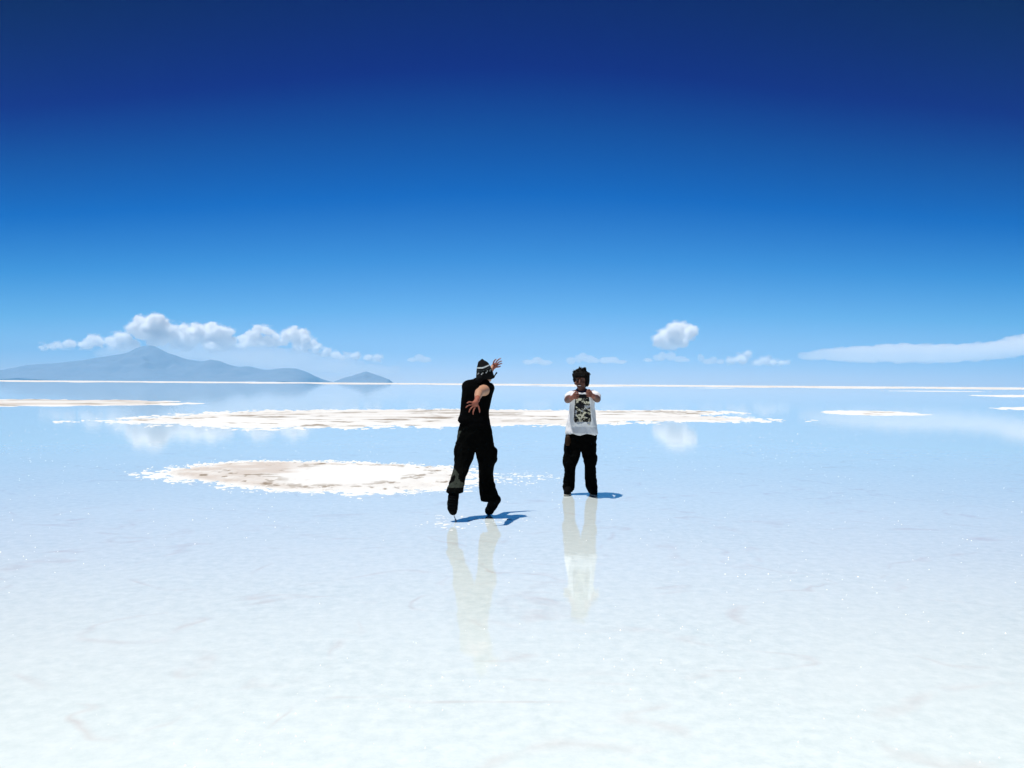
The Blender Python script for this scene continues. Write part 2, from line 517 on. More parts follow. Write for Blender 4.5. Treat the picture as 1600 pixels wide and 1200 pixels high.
# far dry shore: the bright line under the horizon
def far_shore():
    az = np.radians(np.linspace(-36, 36, 1600))
    px = 800 + F_PX * np.tan(az)
    near = CAM_H * F_PX / (2.6 + 0.9 * np.clip((px - 700) / 700, -0.2, 1) + 1.0 * fbm(az * 40, 0 * az, 2, 4) )
    rows = [1.0, 1.02, 1.6, 3.2, 6.0]
    zz = [-0.02, 0.05, 0.08, 0.08, 0.05]
    V = []; cosr = 1 / np.cos(az)
    for r, z in zip(rows, zz):
        d = near * r if r < 5 else np.full_like(near, 30000.0)
        V.append(np.stack([d * np.tan(az), d, np.full_like(d, z)], 1))
    V = np.concatenate(V); n = len(az)
    i = np.arange(n - 1)
    Q = np.concatenate([np.stack([r * n + i, r * n + i + 1, (r + 1) * n + i + 1, (r + 1) * n + i], 1) for r in range(4)])
    C = lerp3(WHITE, BEIGE, 0.25 + 0.5 * fbm(V[:, 0] / 60, V[:, 1] / 400, 1))
    o = link_mesh('salt_crust', V, Q, crust_m, cols=C)
    tag(o, 'bright line of dry salt crust all along the horizon', 'salt crust')
far_shore()
for k_, (x0, x1, off, w) in enumerate([(820, 1010, 3.6, 0.8), (1385, 1540, 7.0, 0.7), (1090, 1150, 4.6, 0.5)]):
    mid = (x0 + x1) / 2
    pts = [(x0, horizon(x0) + off), (mid, horizon(mid) + off - w / 2), (x1, horizon(x1) + off), (mid, horizon(mid) + off + w / 2)]
    crust(pts, (2.0, 0.8, 2.0)[k_], (12, 5, 9)[k_], (5, 2, 4)[k_], 0.1,
          ('hair-thin white salt line just below the horizon between and right of the two people',
           'hair-thin white salt line below the horizon near the right edge',
           'shortest hair-thin white salt line below the horizon under the low clouds')[k_], stain_band(1, 1, 0, 9, 0), pad=(40, 15, 30)[k_])

# salt crystals glinting above the film of water
def crystals():
    r = np.random.default_rng(3)
    n = 1700
    d = 3.2 + (r.random(n) ** 1.6) * 26
    az = np.radians(r.uniform(-33, 33, n))
    X, Y = d * np.tan(az), d
    cl = vnoise(X * 1.3, Y * 0.8, 5)
    keep = cl + 0.3 * r.random(n) > 0.62
    X, Y, d = X[keep], Y[keep], d[keep]
    V, Q = [], []
    for x, y, dd in zip(X, Y, d):
        s = r.uniform(0.0022, 0.0055) * (0.8 + dd * 0.035)
        a = r.uniform(0, 6.28); k = len(V)
        for j in range(4):
            q = a + j * math.pi / 2 + r.uniform(-.4, .4); ss = s * r.uniform(0.6, 1.7)
            V.append((x + ss * math.cos(q), y + ss * math.sin(q), -0.001))
        t = s * r.uniform(0.1, 0.35)
        for j in range(4):
            q = a + j * math.pi / 2
            V.append((x + t * math.cos(q), y + t * math.sin(q), s * r.uniform(0.6, 1.3)))
        for j in range(4):
            Q.append((k + j, k + (j + 1) % 4, k + 4 + (j + 1) % 4, k + 4 + j))
        Q.append((k + 4, k + 5, k + 6, k + 7))
    m = mat('salt_crystal', (0.96, 0.96, 0.96), 0.3, 0.5, 1.54)
    o = link_mesh('salt_crystals', V, Q, m, smooth=False)
    tag(o, 'tiny white salt crystals glinting all over the shallow water', 'salt crystals', kind='stuff')
crystals()

# ------------------------------------------------------------------ mountains
mountain_m = mat('hazed_mountain_rock', (0.16, 0.13, 0.12), 0.95, 0.1)
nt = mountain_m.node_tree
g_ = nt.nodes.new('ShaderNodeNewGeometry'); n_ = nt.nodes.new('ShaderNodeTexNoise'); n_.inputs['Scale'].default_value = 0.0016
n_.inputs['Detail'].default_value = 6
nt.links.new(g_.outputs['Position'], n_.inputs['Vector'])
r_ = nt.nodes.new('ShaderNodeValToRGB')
r_.color_ramp.elements[0].color = (0.26, 0.30, 0.37, 1); r_.color_ramp.elements[1].color = (0.29, 0.33, 0.40, 1)  # rock paled and blued, distance haze painted into its colour
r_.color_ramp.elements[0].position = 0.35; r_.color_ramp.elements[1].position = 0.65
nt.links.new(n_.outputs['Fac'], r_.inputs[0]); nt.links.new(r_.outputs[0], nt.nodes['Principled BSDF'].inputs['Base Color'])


def mountain(name, prof, D, depth, step, rough):
    """ridge whose crest follows prof [(px, py)] seen from the salt flat, with real slopes either side"""
    px = np.array([p[0] for p in prof], float); py = np.array([p[1] for p in prof], float)
    X0 = (px - 800) / F_PX * D; H0 = (horizon(px) - py) / F_PX * D + CAM_H
    x = np.arange(X0[0] - step, X0[-1] + step, step); y = np.arange(-1, 1.0001, 0.04)
    hx = np.interp(x, X0, H0, left=-5, right=-5)
    T, YY = np.meshgrid(x, y, indexing='ij')
    Hh = hx[:, None]
    w = np.abs(YY + 0.35 * fbm(T / 3000, YY * 0.3, 2, 3))
    prof_y = np.clip(1 - w, 0, 1) ** 1.25
    n = fbm(T / 900, YY * depth / 900, 5, 5, 0.55)
    ridge = 1 - 2 * np.abs(n)
    Z = Hh * prof_y * (1 + rough * (ridge - 0.5) * np.clip(w * 3, 0, 1)) + Hh * 0.03 * n
    Z = np.where((Z < 1) | (w > 0.98), np.minimum(Z, -2), Z)
    V = np.stack([T, D + YY * depth, Z], -1).reshape(-1, 3)
    idx = np.arange(T.size).reshape(T.shape)
    Q = np.stack([idx[:-1, :-1], idx[1:, :-1], idx[1:, 1:], idx[:-1, 1:]], -1).reshape(-1, 4)
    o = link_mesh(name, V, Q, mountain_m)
    return tag(o, kind='structure')


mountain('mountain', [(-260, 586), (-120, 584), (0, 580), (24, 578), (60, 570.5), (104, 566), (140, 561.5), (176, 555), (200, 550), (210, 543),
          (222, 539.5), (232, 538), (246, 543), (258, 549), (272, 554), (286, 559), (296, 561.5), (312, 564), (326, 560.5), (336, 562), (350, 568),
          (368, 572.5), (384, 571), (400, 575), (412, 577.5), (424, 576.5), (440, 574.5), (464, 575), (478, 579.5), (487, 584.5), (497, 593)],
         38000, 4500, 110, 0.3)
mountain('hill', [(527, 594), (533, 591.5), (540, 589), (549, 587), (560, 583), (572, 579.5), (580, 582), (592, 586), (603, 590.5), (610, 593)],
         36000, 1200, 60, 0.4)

# ------------------------------------------------------------------ haze: one even volume over the whole flat
HAZE = dict(density=1.55e-5, color=(0.10, 0.53, 1.0), top=1650.0)
def box(name, lo, hi):
    V = [(x, y, z) for x in (lo[0], hi[0]) for y in (lo[1], hi[1]) for z in (lo[2], hi[2])]
    Q = [(0, 1, 3, 2), (4, 6, 7, 5), (0, 4, 5, 1), (2, 3, 7, 6), (0, 2, 6, 4), (1, 5, 7, 3)]
    me = bpy.data.meshes.new(name); me.from_pydata(V, [], Q); me.update()
    o = bpy.data.objects.new(name, me); sc.collection.objects.link(o); return o
hz = box('haze', (-46000, -46000, -60.0), (46000, 46000, HAZE['top']))
hm = bpy.data.materials.new('haze'); hm.use_nodes = True
hn = hm.node_tree.nodes; hn.clear()
ho = hn.new('ShaderNodeOutputMaterial'); hv = hn.new('ShaderNodeVolumePrincipled')
hv.inputs['Density'].default_value = HAZE['density']
hv.inputs['Color'].default_value = (*HAZE['color'], 1)
hv.inputs['Anisotropy'].default_value = 0.0
hm.node_tree.links.new(hv.outputs[0], ho.inputs['Volume'])
hz.data.materials.append(hm)
tag(hz, kind='stuff')

# ------------------------------------------------------------------ clouds, beyond and above the haze
def cloud_material(name, dens):
    m = bpy.data.materials.new(name); m.use_nodes = True
    n = m.node_tree.nodes; n.clear()
    o = n.new('ShaderNodeOutputMaterial'); v = n.new('ShaderNodeVolumePrincipled')
    v.inputs['Density'].default_value = dens
    v.inputs['Color'].default_value = (1, 1, 1, 1)
    v.inputs['Anisotropy'].default_value = CLOUD_G
    m.node_tree.links.new(v.outputs[0], o.inputs['Volume'])
    return m


CLOUD_G = 0.0
CUMULUS, EDGE, BANK, VEIL, MIST = cloud_material('cloud_vapour', 1 / 75), cloud_material('edge_vapour', 1 / 800), cloud_material('cloud_bank_vapour', 1 / 800), cloud_material('thin_cloud_vapour', 1 / 450), cloud_material('mist_vapour', 1 / 3200)


def cloud(puffs, label, D=60000.0, m=None, group=None, lump=0.55, hpx=0.9, seed=0):
    s = D / F_PX
    P = [(q[0], q[1], q[2], q[3] if len(q) > 3 else q[2]) for q in puffs]
    C = [((a - 800) * s, D + ((i * 37) % 11 - 5) * 0.35 * min(b, 5) * s, (horizon(a) - c) * s + CAM_H, b, e) for i, (a, c, b, e) in enumerate(P)]
    R = max(max(p[2], p[3]) for p in P) * s
    lo = (min(c[0] - c[3] * s for c in C) - 6 * s, min(c[1] - min(c[3], 3 * c[4]) * s for c in C) - 6 * s, min(c[2] - c[4] * s for c in C) - 6 * s)
    hi = (max(c[0] + c[3] * s for c in C) + 6 * s, max(c[1] + min(c[3], 3 * c[4]) * s for c in C) + 6 * s, max(c[2] + c[4] * s for c in C) + 6 * s)
    Fd = Field(lo, hi, hpx * s)
    for x, y, z, rx, rz in C:
        Fd.ell((x, y, z), (rx * s, min(rx, 2.5 * rz) * s, rz * s), k=2.0 * s)
    def nz(X, Y, Z):
        a = fbm(X / (13 * s), Y / (13 * s), Z / (10 * s) + seed, 6, 0.74)
        return -a * 20.0 * lump * s - 1.0 * s
    Fd.perturb(nz)
    base = Fd.F.copy()
    solid = m is None
    if solid:
        Fd.F = base + 1.4 * s
        o = Fd.mesh('cloud', CUMULUS, smooth=0)
        Fd.F = base - 1.4 * s
        Fd.perturb(lambda X, Y, Z: -8.0 * s * fbm(X / (6 * s), Y / (6 * s), Z / (5 * s) + 3, 4, 0.65))
        Fd.mesh('wispy_edge', EDGE, o, smooth=0)
    else:
        o = Fd.mesh('cloud', m, smooth=0)
    return tag(o, label, 'cloud', group)


cloud([(212, 512, 9), (222, 506, 12), (234, 502, 12), (246, 504, 12), (257, 511, 11), (262, 520, 12), (274, 514, 8), (288, 514, 9), (300, 513, 9),
       (312, 518, 11), (328, 516, 10), (343, 517, 10), (355, 523, 10), (362, 529, 8), (228, 518, 14), (248, 524, 15), (272, 528, 13), (298, 528, 14),
       (326, 530, 14), (348, 533, 11), (238, 533, 9), (290, 540, 8, 5), (335, 543, 12, 5), (372, 540, 9, 4)],
      'largest cloud, a broad white heap right above the volcano peak', seed=1)
cloud([(395, 523, 8), (402, 515, 8), (412, 515, 8), (422, 520, 7), (400, 527, 9), (384, 528, 8), (430, 526, 6), (412, 530, 9, 6), (376, 533, 8, 5), (392, 534, 12, 5), (418, 535, 12, 5)],
      'rounded white cloud just right of the largest cloud', seed=2)
cloud([(449, 526, 8), (458, 520, 8), (470, 523, 9), (480, 530, 7), (440, 536, 8, 5), (462, 533, 9), (444, 533, 6), (490, 536, 5)],
      'second rounded white cloud right of the largest cloud, above the low ridge', seed=3)
cloud([(466, 545, 8, 5), (478, 543, 8, 6), (488, 541, 8), (497, 544, 7), (508, 549, 8, 5), (522, 552, 7, 5), (538, 556, 6, 4), (555, 555, 5, 4), (574, 559, 4, 3), (591, 559, 5, 4)],
      'thinning trail of small clouds sloping down towards the little island hill', seed=4)
cloud([(198, 530, 9, 7), (186, 528, 8), (172, 532, 9, 7), (155, 533, 9, 7), (145, 531, 7), (130, 538, 8, 5), (110, 538, 8, 5), (90, 540, 8, 4), (70, 541, 7, 3.5), (206, 539, 10, 6), (184, 540, 12, 5)],
      'low ragged row of cloud left of the volcano peak', seed=5)
cloud([(1050, 517, 11), (1057, 511, 9), (1068, 512, 9), (1076, 519, 9), (1081, 514, 7), (1039, 525, 11), (1028, 531, 9.5), (1050, 530, 12), (1066, 525, 10),
       (1042, 537, 8), (1054, 538, 9), (1064, 535, 7)], 'lone puffy cloud standing highest above the horizon, right of the man facing the camera', seed=6, lump=0.45)
cloud([(1012, 562, 7, 3), (1026, 559, 6, 4), (1036, 557, 6), (1047, 556, 7, 5), (1062, 560, 8, 4.5), (1074, 562, 5, 3)],
      'low flat cloud directly under the lone puffy cloud', seed=7, lump=0.25, m=VEIL, D=54000.0)
cloud([(1093, 559, 5), (1104, 564, 6, 3.5), (1116, 562, 5), (1124, 565, 5, 3)], 'small low cloud between the two larger low clouds right of the puffy one', seed=8, lump=0.25, m=VEIL, D=54000.0)
cloud([(1140, 564, 6, 3.5), (1150, 562, 6, 4.5), (1158, 558, 5.5), (1165, 554, 5), (1169, 553, 4), (1162, 563, 7, 5)],
      'small low cloud with a pointed tuft on its top', seed=9, lump=0.3)
cloud([(1180, 566, 7, 4.5), (1194, 563, 7, 6), (1208, 565, 8, 5), (1221, 567, 6, 3)], 'small flat based low cloud right of the tufted one', seed=10, lump=0.3)
cloud([(644, 562, 6, 3), (655, 559, 6, 4.5), (664, 562, 6, 3)], 'faint small low cloud above the horizon left of the man in black', seed=11, lump=0.2, m=VEIL)
cloud([(892, 563, 6, 3.5), (904, 560, 6, 5), (912, 556, 6), (920, 561, 7, 5), (930, 563, 5, 3)], 'faint low cloud directly behind the head of the man facing the camera', seed=12, lump=0.2, m=VEIL)
cloud([(945, 563, 8, 4), (958, 562, 8, 4), (971, 565, 7, 3)], 'faint flat low cloud just right of the facing man\'s head', seed=15, lump=0.15, m=VEIL)
cloud([(1270, 556, 22, 4), (1300, 554, 34, 8), (1345, 553, 44, 12), (1400, 552, 55, 14), (1450, 552, 55, 14), (1500, 550, 50, 13), (1550, 547, 40, 13), (1582, 542, 22, 15), (1606, 538, 24, 16), (1660, 540, 50, 20)],
      'long smooth flat cloud bank reaching the right edge', seed=13, lump=0.38, m=BANK, hpx=1.0)
cloud([(215, 552, 60, 10), (290, 549, 60, 14), (370, 554, 70, 17), (440, 560, 70, 16), (510, 569, 60, 12), (570, 577, 50, 8)],
      'pale veil of cloud sloping down behind the volcano ridge', D=72000.0, seed=14, lump=0.3, m=MIST, hpx=1.8)
cloud([(826, 565, 7, 3), (840, 563, 7, 4), (853, 566, 7, 3)], 'faint small low cloud between the two people, above the horizon', seed=16, lump=0.2, m=VEIL)


# ------------------------------------------------------------------ people
def person_frame(px0, d0):
    """maps what is seen at (px, py), dy metres behind the person's centre, to the person's own metric axes"""
    X0 = (px0 - 800) / F_PX * d0
    def P(px, py, dy=0.0):
        d = d0 + dy
        return ((px - 800) * d / F_PX - X0, dy, CAM_H - (py - horizon(px)) * d / F_PX)
    return X0, P


def root(loc, label):
    o = bpy.data.objects.new('person', None); sc.collection.objects.link(o)
    o.location = loc; o.empty_display_size = 0.3
    return tag(o, label, 'person')


def finger(S, base, tip, r0, r1, bend):
    """three bones with a knuckle bend; bend is the offset of the middle joints"""
    b, t, n = np.array(base, float), np.array(tip, float), np.array(bend, float)
    p1 = b + (t - b) * 0.42 + n; p2 = b + (t - b) * 0.74 + n * 0.8
    S.chain([b, p1, p2, t], [r0, r0 * 0.95, (r0 + r1) / 2, r1], k=0.002)


def wrinkle(amp, sx, sz, seed):
    def f(x, y, z):
        a = fbm(x / sx, y / sx, z / sz + seed, 3, 0.55)
        return amp * (1 - 3 * np.abs(a)) * 0.6 + amp * 0.7 * fbm(x / (sx * 2.2), y / (sx * 2.2), z / (sz * 1.8) + seed, 2)
    return f


def sections(P, rows, scale_y, cy=0.0):
    """rows (py, left px, right px, depth radius, centre dy) -> loft stations"""
    out = []
    for py, l, r, ry, c in rows:
        a, b = P(l, py, c), P(r, py, c)
        out.append((a[2], (a[0] + b[0]) / 2, c, (b[0] - a[0]) / 2, ry))
    return out


skin_tan = fabric('skin', (0.47, 0.25, 0.155), 0.10, 30, 0.5, 0.05)
skin_shaded = fabric('skin', (0.115, 0.046, 0.028), 0.12, 30, 0.5, 0.05)  # skin darkened, the shade on the face put into its colour
for m_ in (skin_tan, skin_shaded):
    m_.node_tree.nodes['Principled BSDF'].inputs['Specular IOR Level'].default_value = 0.35
black_cloth = fabric('black_cotton', (0.0018, 0.0018, 0.002), 0.4, 40, 0.95)
black_trouser = fabric('dark_canvas', (0.0020, 0.0022, 0.0020), 0.6, 30, 0.95)
sunlit_trouser = fabric('sunlit_canvas', (0.030, 0.036, 0.028), 0.4, 30, 0.95)  # lighter copy of the trouser cloth, for painted sunlit patches
white_cloth = fabric('white_cotton', (0.70, 0.70, 0.72), 0.05, 60, 0.9)
shaded_collar_cloth = fabric('shaded_collar', (0.02, 0.022, 0.05), 0.3, 60, 0.9)  # navy paints the shade inside the shirt's collar
print_black = fabric('print_black', (0.006, 0.006, 0.008), 0.3, 60, 0.8)
print_cream = fabric('print_cream', (0.58, 0.54, 0.42), 0.2, 40, 0.8)
print_grey = fabric('print_grey', (0.30, 0.32, 0.37), 0.2, 40, 0.8)
hair_m = fabric('black_hair', (0.003, 0.0022, 0.0018), 0.4, 150, 0.8, 0.8)
boot_m = mat('black_leather', (0.0025, 0.0025, 0.0025), 0.8, 0.05)
sole_m = fabric('pale_rubber_sole', (0.40, 0.38, 0.33), 0.2, 60, 0.8)
wool_black = fabric('black_wool', (0.006, 0.006, 0.007), 0.3, 120, 0.98, 0.8)
wool_grey = fabric('grey_wool', (0.24, 0.28, 0.30), 0.2, 120, 0.98, 0.8)
wool_white = fabric('white_wool', (0.62, 0.64, 0.62), 0.2, 120, 0.98, 0.8)
brown_m = fabric('sunlit_brown_cloth', (0.030, 0.014, 0.005), 0.3, 50, 0.8)  # sunlit tone of a trouser pocket, painted as brown
tooth_m = mat('teeth', (0.75, 0.72, 0.66), 0.4, 0.4)
eye_m = mat('eye_white', (0.16, 0.14, 0.13), 0.5, 0.2)
iris_m = mat('iris', (0.01, 0.006, 0.004), 0.3, 0.4)

for m_ in (black_cloth, black_trouser):
    m_.node_tree.nodes['Principled BSDF'].inputs['Specular IOR Level'].default_value = 0.04

# ---------------- the man seen from behind, mid stride, arms flung out
X0, L = person_frame(745, 10.0)
man_b = root((X0, 10.0, 0), 'person in black with striped knit hat, seen from behind, arms flung out')
S = Field((-0.42, -0.72, 0.0), (0.42, 0.62, 1.90), 0.0042)
# head, turned to the right and away
hd = L(757, 581, 0.06)
S.ell(hd, (0.076, 0.094, 0.108), k=0.0)
S.ell(L(761.5, 587.5, 0.10), (0.050, 0.062, 0.062), k=0.03)                 # jaw
S.ell(L(764.6, 593.3, 0.12), (0.020, 0.024, 0.020), k=0.02)                 # chin
S.cap(L(768.6, 584.5, 0.125), L(770.2, 588.2, 0.135), 0.008, 0.011, 0.01)   # nose
S.ell(L(767.0, 591.0, 0.13), (0.011, 0.013, 0.006), k=0.006)                # lips
S.ell(L(751.8, 586.0, 0.0), (0.010, 0.016, 0.028), k=0.004)                 # ear
S.cap(L(752, 603, 0.02), L(757, 590, 0.05), 0.058, 0.053, 0.03)             # neck
# trunk
S.cap(L(737, 605, 0.03), L(763, 606, 0.0), 0.055, 0.055, 0.05)
S.cap(L(745, 612, 0.02), L(743, 640, 0.02), 0.115, 0.100, 0.05)
S.cap(L(738, 670, 0.02), L(748, 670, 0.02), 0.095, 0.095, 0.05)
S.cap(L(743, 640, 0.02), L(743, 668, 0.02), 0.100, 0.105, 0.05)
# legs, thick thigh to thin ankle
S.chain([L(733, 682, 0.02), L(724, 727, -0.04), L(714, 760, -0.24), L(709.5, 779, -0.28)], [0.085, 0.055, 0.045, 0.036], k=0.02)
S.chain([L(752, 682, 0.02), L(761, 729, 0.10), L(766, 762, 0.08), L(771, 781, 0.05)], [0.085, 0.055, 0.045, 0.030], k=0.02)
# right arm: bare, swung back towards the camera and bent down to the left
sh, el, wr = L(756.5, 609.5, -0.085), L(748.5, 612.5, -0.33), L(745.6, 624.5, -0.545)
S.chain([sh, (np.array(sh) * .55 + np.array(el) * .45) , el], [0.062, 0.050, 0.040], k=0.02)
S.chain([el, (np.array(el) * .7 + np.array(wr) * .3), wr], [0.041, 0.040, 0.0265], k=0.015)
pm = L(742.8, 629.6, -0.585)
S.cap(wr, pm, 0.025, 0.026, 0.012)
S.ell(L(742.2, 630.6, -0.592), (0.034, 0.018, 0.036), k=0.012, rot=('Y', 30))
fr = 0.0078
for base, tip, bend in [((738.6, 628.6), (730.0, 629.4), (0.0, 0.0, 0.010)),       # index
                        ((738.2, 631.6), (728.4, 636.2), (-0.002, -0.004, 0.009)),  # middle
                        ((739.8, 634.2), (733.2, 643.2), (-0.006, -0.004, 0.004)),  # ring
                        ((743.0, 635.2), (739.6, 646.8), (-0.006, -0.002, 0.0))]:   # little
    finger(S, L(*base, -0.597), L(*tip, -0.615), fr + 0.0006, fr - 0.0016, bend)
finger(S, L(745.6, 630.4, -0.59), L(749.8, 643.6, -0.60), fr + 0.001, fr - 0.001, (0.007, 0, 0.0))   # thumb, off the side of the palm
# left arm: raised forward past the head
sh2, el2, wr2 = L(733, 604, 0.05), L(744, 596.5, 0.33), L(767.0, 577.4, 0.43)
S.chain([sh2, el2], [0.058, 0.042], k=0.02)
S.chain([el2, (np.array(el2) * .7 + np.array(wr2) * .3), wr2], [0.043, 0.041, 0.028], k=0.015)
S.cap(wr2, L(770.6, 572.6, 0.45), 0.026, 0.026, 0.012)
S.ell(L(771.6, 571.6, 0.455), (0.030, 0.017, 0.038), k=0.012, rot=('Y', 35))
for base, tip, bend in [((773.6, 567.6), (782.0, 559.4), (-0.006, 0.0, 0.005)),
                        ((775.2, 569.2), (783.6, 563.6), (-0.003, 0.0, 0.006)),
                        ((775.6, 571.4), (783.8, 567.2), (0.0, 0.0, 0.004)),
                        ((775.0, 573.2), (781.8, 571.7), (0.0, 0.0, -0.004))]:
    finger(S, L(*base, 0.46), L(*tip, 0.47), fr + 0.0006, fr - 0.0016, bend)
finger(S, L(770.4, 568.6, 0.44), L(774.6, 561.0, 0.42), fr + 0.001, fr - 0.001, (-0.008, 0, 0.002))
def ruddy(x, y, z):
    return ((y < -0.50) | ((x > 0.165) & (z > 1.60) & (y > 0.38))).astype(int)
body = S.mesh('body', [skin_tan, fabric('skin_ruddy', (0.34, 0.115, 0.075), 0.12, 30, 0.5, 0.05)], man_b, smooth=1, midx=ruddy)

# knitted hat with ear flap and braided cord
S = Field((-0.15, -0.15, 1.45), (0.36, 0.36, 1.84), 0.0045)
rows = [(561.8, 751.4, 754.8, .012, .07), (562.8, 749.0, 757.6, .034, .07), (564.2, 747.4, 760.4, .055, .07), (566.4, 746.2, 762.8, .072, .065), (569.5, 745.7, 764.6, .084, .06),
        (573, 745.0, 766.8, .097, .055), (577, 744.5, 768.6, .105, .05), (582, 744.0, 770.6, .108, .05), (585.5, 743.7, 771.6, .105, .045), (588.5, 743.6, 770.6, .095, .04), (591, 744.5, 767.4, .08, .03), (592.8, 746.5, 764.6, .062, .02)]
S.loft(sections(L, rows, 1), n=2.1)
S.ell(L(748.5, 593.5, -0.03), (0.040, 0.05, 0.050), k=0.02)       # flap and hair over the nape
S.cap(L(770.6, 588.6, 0.02), L(767.2, 592.0, 0.02), 0.016, 0.006, 0.02)
S.ell(L(753.2, 562.2, 0.07), (0.016, 0.016, 0.014), k=0.01)
zc = L(753, 580, 0)[2]
def hat_idx(x, y, z):
    fx = (x - L(745, 580)[0]) / 0.0072
    up = np.interp(fx, [0, 9, 14, 20, 26], [0, -0.2, 2.0, 5.0, 7.5])           # the bands climb to the right
    py = (L(753, 574.4)[2] - z) / 0.00714 + up
    ang = np.arctan2(y - 0.05, x - L(757, 580)[0])
    r = np.zeros(len(x), int)
    r[np.abs(py) < 1.35] = 1
    r[(np.abs(py - 0.0) < 0.45)] = 2
    dots = (np.abs(py - 8.9 - 0.8 * np.sign(np.sin(ang * 26))) < 0.75) & (np.sin(ang * 13) > 0.1)
    r[dots] = 2
    r[(np.abs(py - 4.6) < 0.35) & (np.sin(ang * 40) > 0.5)] = 1
    return r
hat = S.mesh('knit_hat', [wool_black, wool_grey, wool_white], man_b, smooth=1, midx=hat_idx, disp=lambda x, y, z: 0.0015 * np.sin(z * 900) + 0.004 * fbm(x * 20, y * 20, z * 20))
S = Field((0.1, -0.1, 1.50), (0.3, 0.1, 1.72), 0.003)
S.chain([L(769.6, 589.6, 0.02), L(772.4, 587.4, 0.0), L(774.0, 584.6, -0.01), L(775.8, 582.2, -0.015)], [0.009, 0.007, 0.0065, 0.009], k=0.003)
S.mesh('braided_cord', wool_black, hat, smooth=0, disp=lambda x, y, z: 0.0015 * np.sin(z * 500))

# sleeveless black shirt
S = Field((-0.3, -0.26, 0.88), (0.3, 0.28, 1.62), 0.006)
rows = [(590.0, 743, 759, .050, .02), (592.3, 739, 762, .062, .02), (593.8, 731, 763, .075, .03), (596, 727.2, 765, .088, .03), (599, 725, 767.5, .095, .03), (603, 724.0, 769.0, .10, .02), (607, 723, 770.2, .107, .02), (615, 721.8, 769.8, .118, .02),
        (625, 720.8, 767.4, .118, .02), (634, 720.3, 765.4, .112, .02), (641, 720.0, 764.4, .110, .02), (648, 718.8, 764.2, .115, .02), (653, 716.4, 764.6, .122, .02),
        (657, 715.6, 765.2, .128, .02), (660, 718.0, 765.6, .125, .02), (663, 720.8, 766.2, .128, .02), (667.6, 721.5, 766.8, .130, .02)]
S.loft(sections(L, rows, 1), n=2.4)
S.cap(L(730, 603, 0.05), L(735, 604, 0.06), 0.048, 0.055, 0.03)
S.cap(L(765, 606, 0.0), L(758, 607, -0.01), 0.052, 0.055, 0.03)
S.ell(sh, (0.058, 0.10, 0.064), k=0.0, sub=True)       # armhole
S.mesh('sleeveless_shirt', black_cloth, man_b, smooth=2, disp=wrinkle(0.009, 0.07, 0.13, 3))

# trousers, the left cuff hitched and flapping
S = Field((-0.40, -0.46, 0.10), (0.34, 0.34, 1.12), 0.006)
S.loft(sections(L, [(660, 721, 765, .115, .02), (666, 719.5, 767, .125, .02), (672, 717.8, 768.6, .13, .02), (680, 716.4, 769.8, .135, .02), (690, 715.0, 771.4, .135, .02),
                    (699, 713.6, 773.2, .125, .02), (704, 714, 773.6, .11, .02)], 1), n=2.3)
S.loft(sections(L, [(692, 714.5, 745, .11, .01), (700, 713.2, 743, .115, 0), (708, 712.4, 742, .115, -.01), (716, 711.8, 740.2, .11, -.02), (722, 711.4, 737.4, .105, -.03),
                    (730, 710.6, 734.2, .098, -.06), (738, 708.6, 731.2, .095, -.10), (744, 706.2, 728.6, .092, -.13), (750, 705.0, 726.8, .092, -.165),
                    (756, 702.8, 726.4, .096, -.20), (762, 700.6, 725.8, .10, -.235), (767, 699.4, 725.2, .10, -.26), (769.5, 700.8, 724.0, .095, -.27)], 1), n=2.2, k=0.02)
S.loft(sections(L, [(692, 740, 771.5, .11, .02), (700, 742.6, 773.8, .115, .02), (708, 745, 775.0, .115, .03), (716, 746.6, 775.4, .11, .04), (722, 747.8, 774.2, .105, .05),
                    (730, 749.2, 772.0, .098, .07), (738, 749.9, 771.4, .095, .08), (746, 750.1, 771.8, .093, .085), (754, 750.2, 774.0, .095, .08), (762, 750.6, 776.2, .10, .075),
                    (770, 751.2, 778.2, .105, .065), (777, 752.0, 780.0, .105, .06), (782, 753.4, 780.0, .10, .05)], 1), n=2.2, k=0.02)
S.ell(L(773.0, 711, 0.02), (0.032, 0.075, 0.082), k=0.012, n=3.0)        # cargo pockets
S.ell(L(714.5, 708, -0.02), (0.026, 0.07, 0.080), k=0.012, n=3.0)
def tr_idx(x, y, z):  # sunlight painted as lighter patches on the left leg and hip
    py = np.array(598.7 + (1.5 - z) * F_PX / (10.0 + y)); px = 800 + (x + X0) * F_PX / (10.0 + y)
    lower = (px < 728) & (py > 733 - 0.35 * (px - 706)) & (py < 762) & (px < 716 + 0.75 * (py - 738)) 
    hip = (px < 723) & (py > 673) & (py < 688) & (px < 725 - 0.5 * (py - 668))
    n = fbm(x * 14, y * 14, z * 9, 3)
    return (((lower) & (n > -0.25)) | (hip & (n > 0.05))).astype(int)
S.mesh('trousers', [black_trouser, sunlit_trouser], man_b, smooth=2, disp=wrinkle(0.012, 0.06, 0.10, 9), midx=tr_idx)

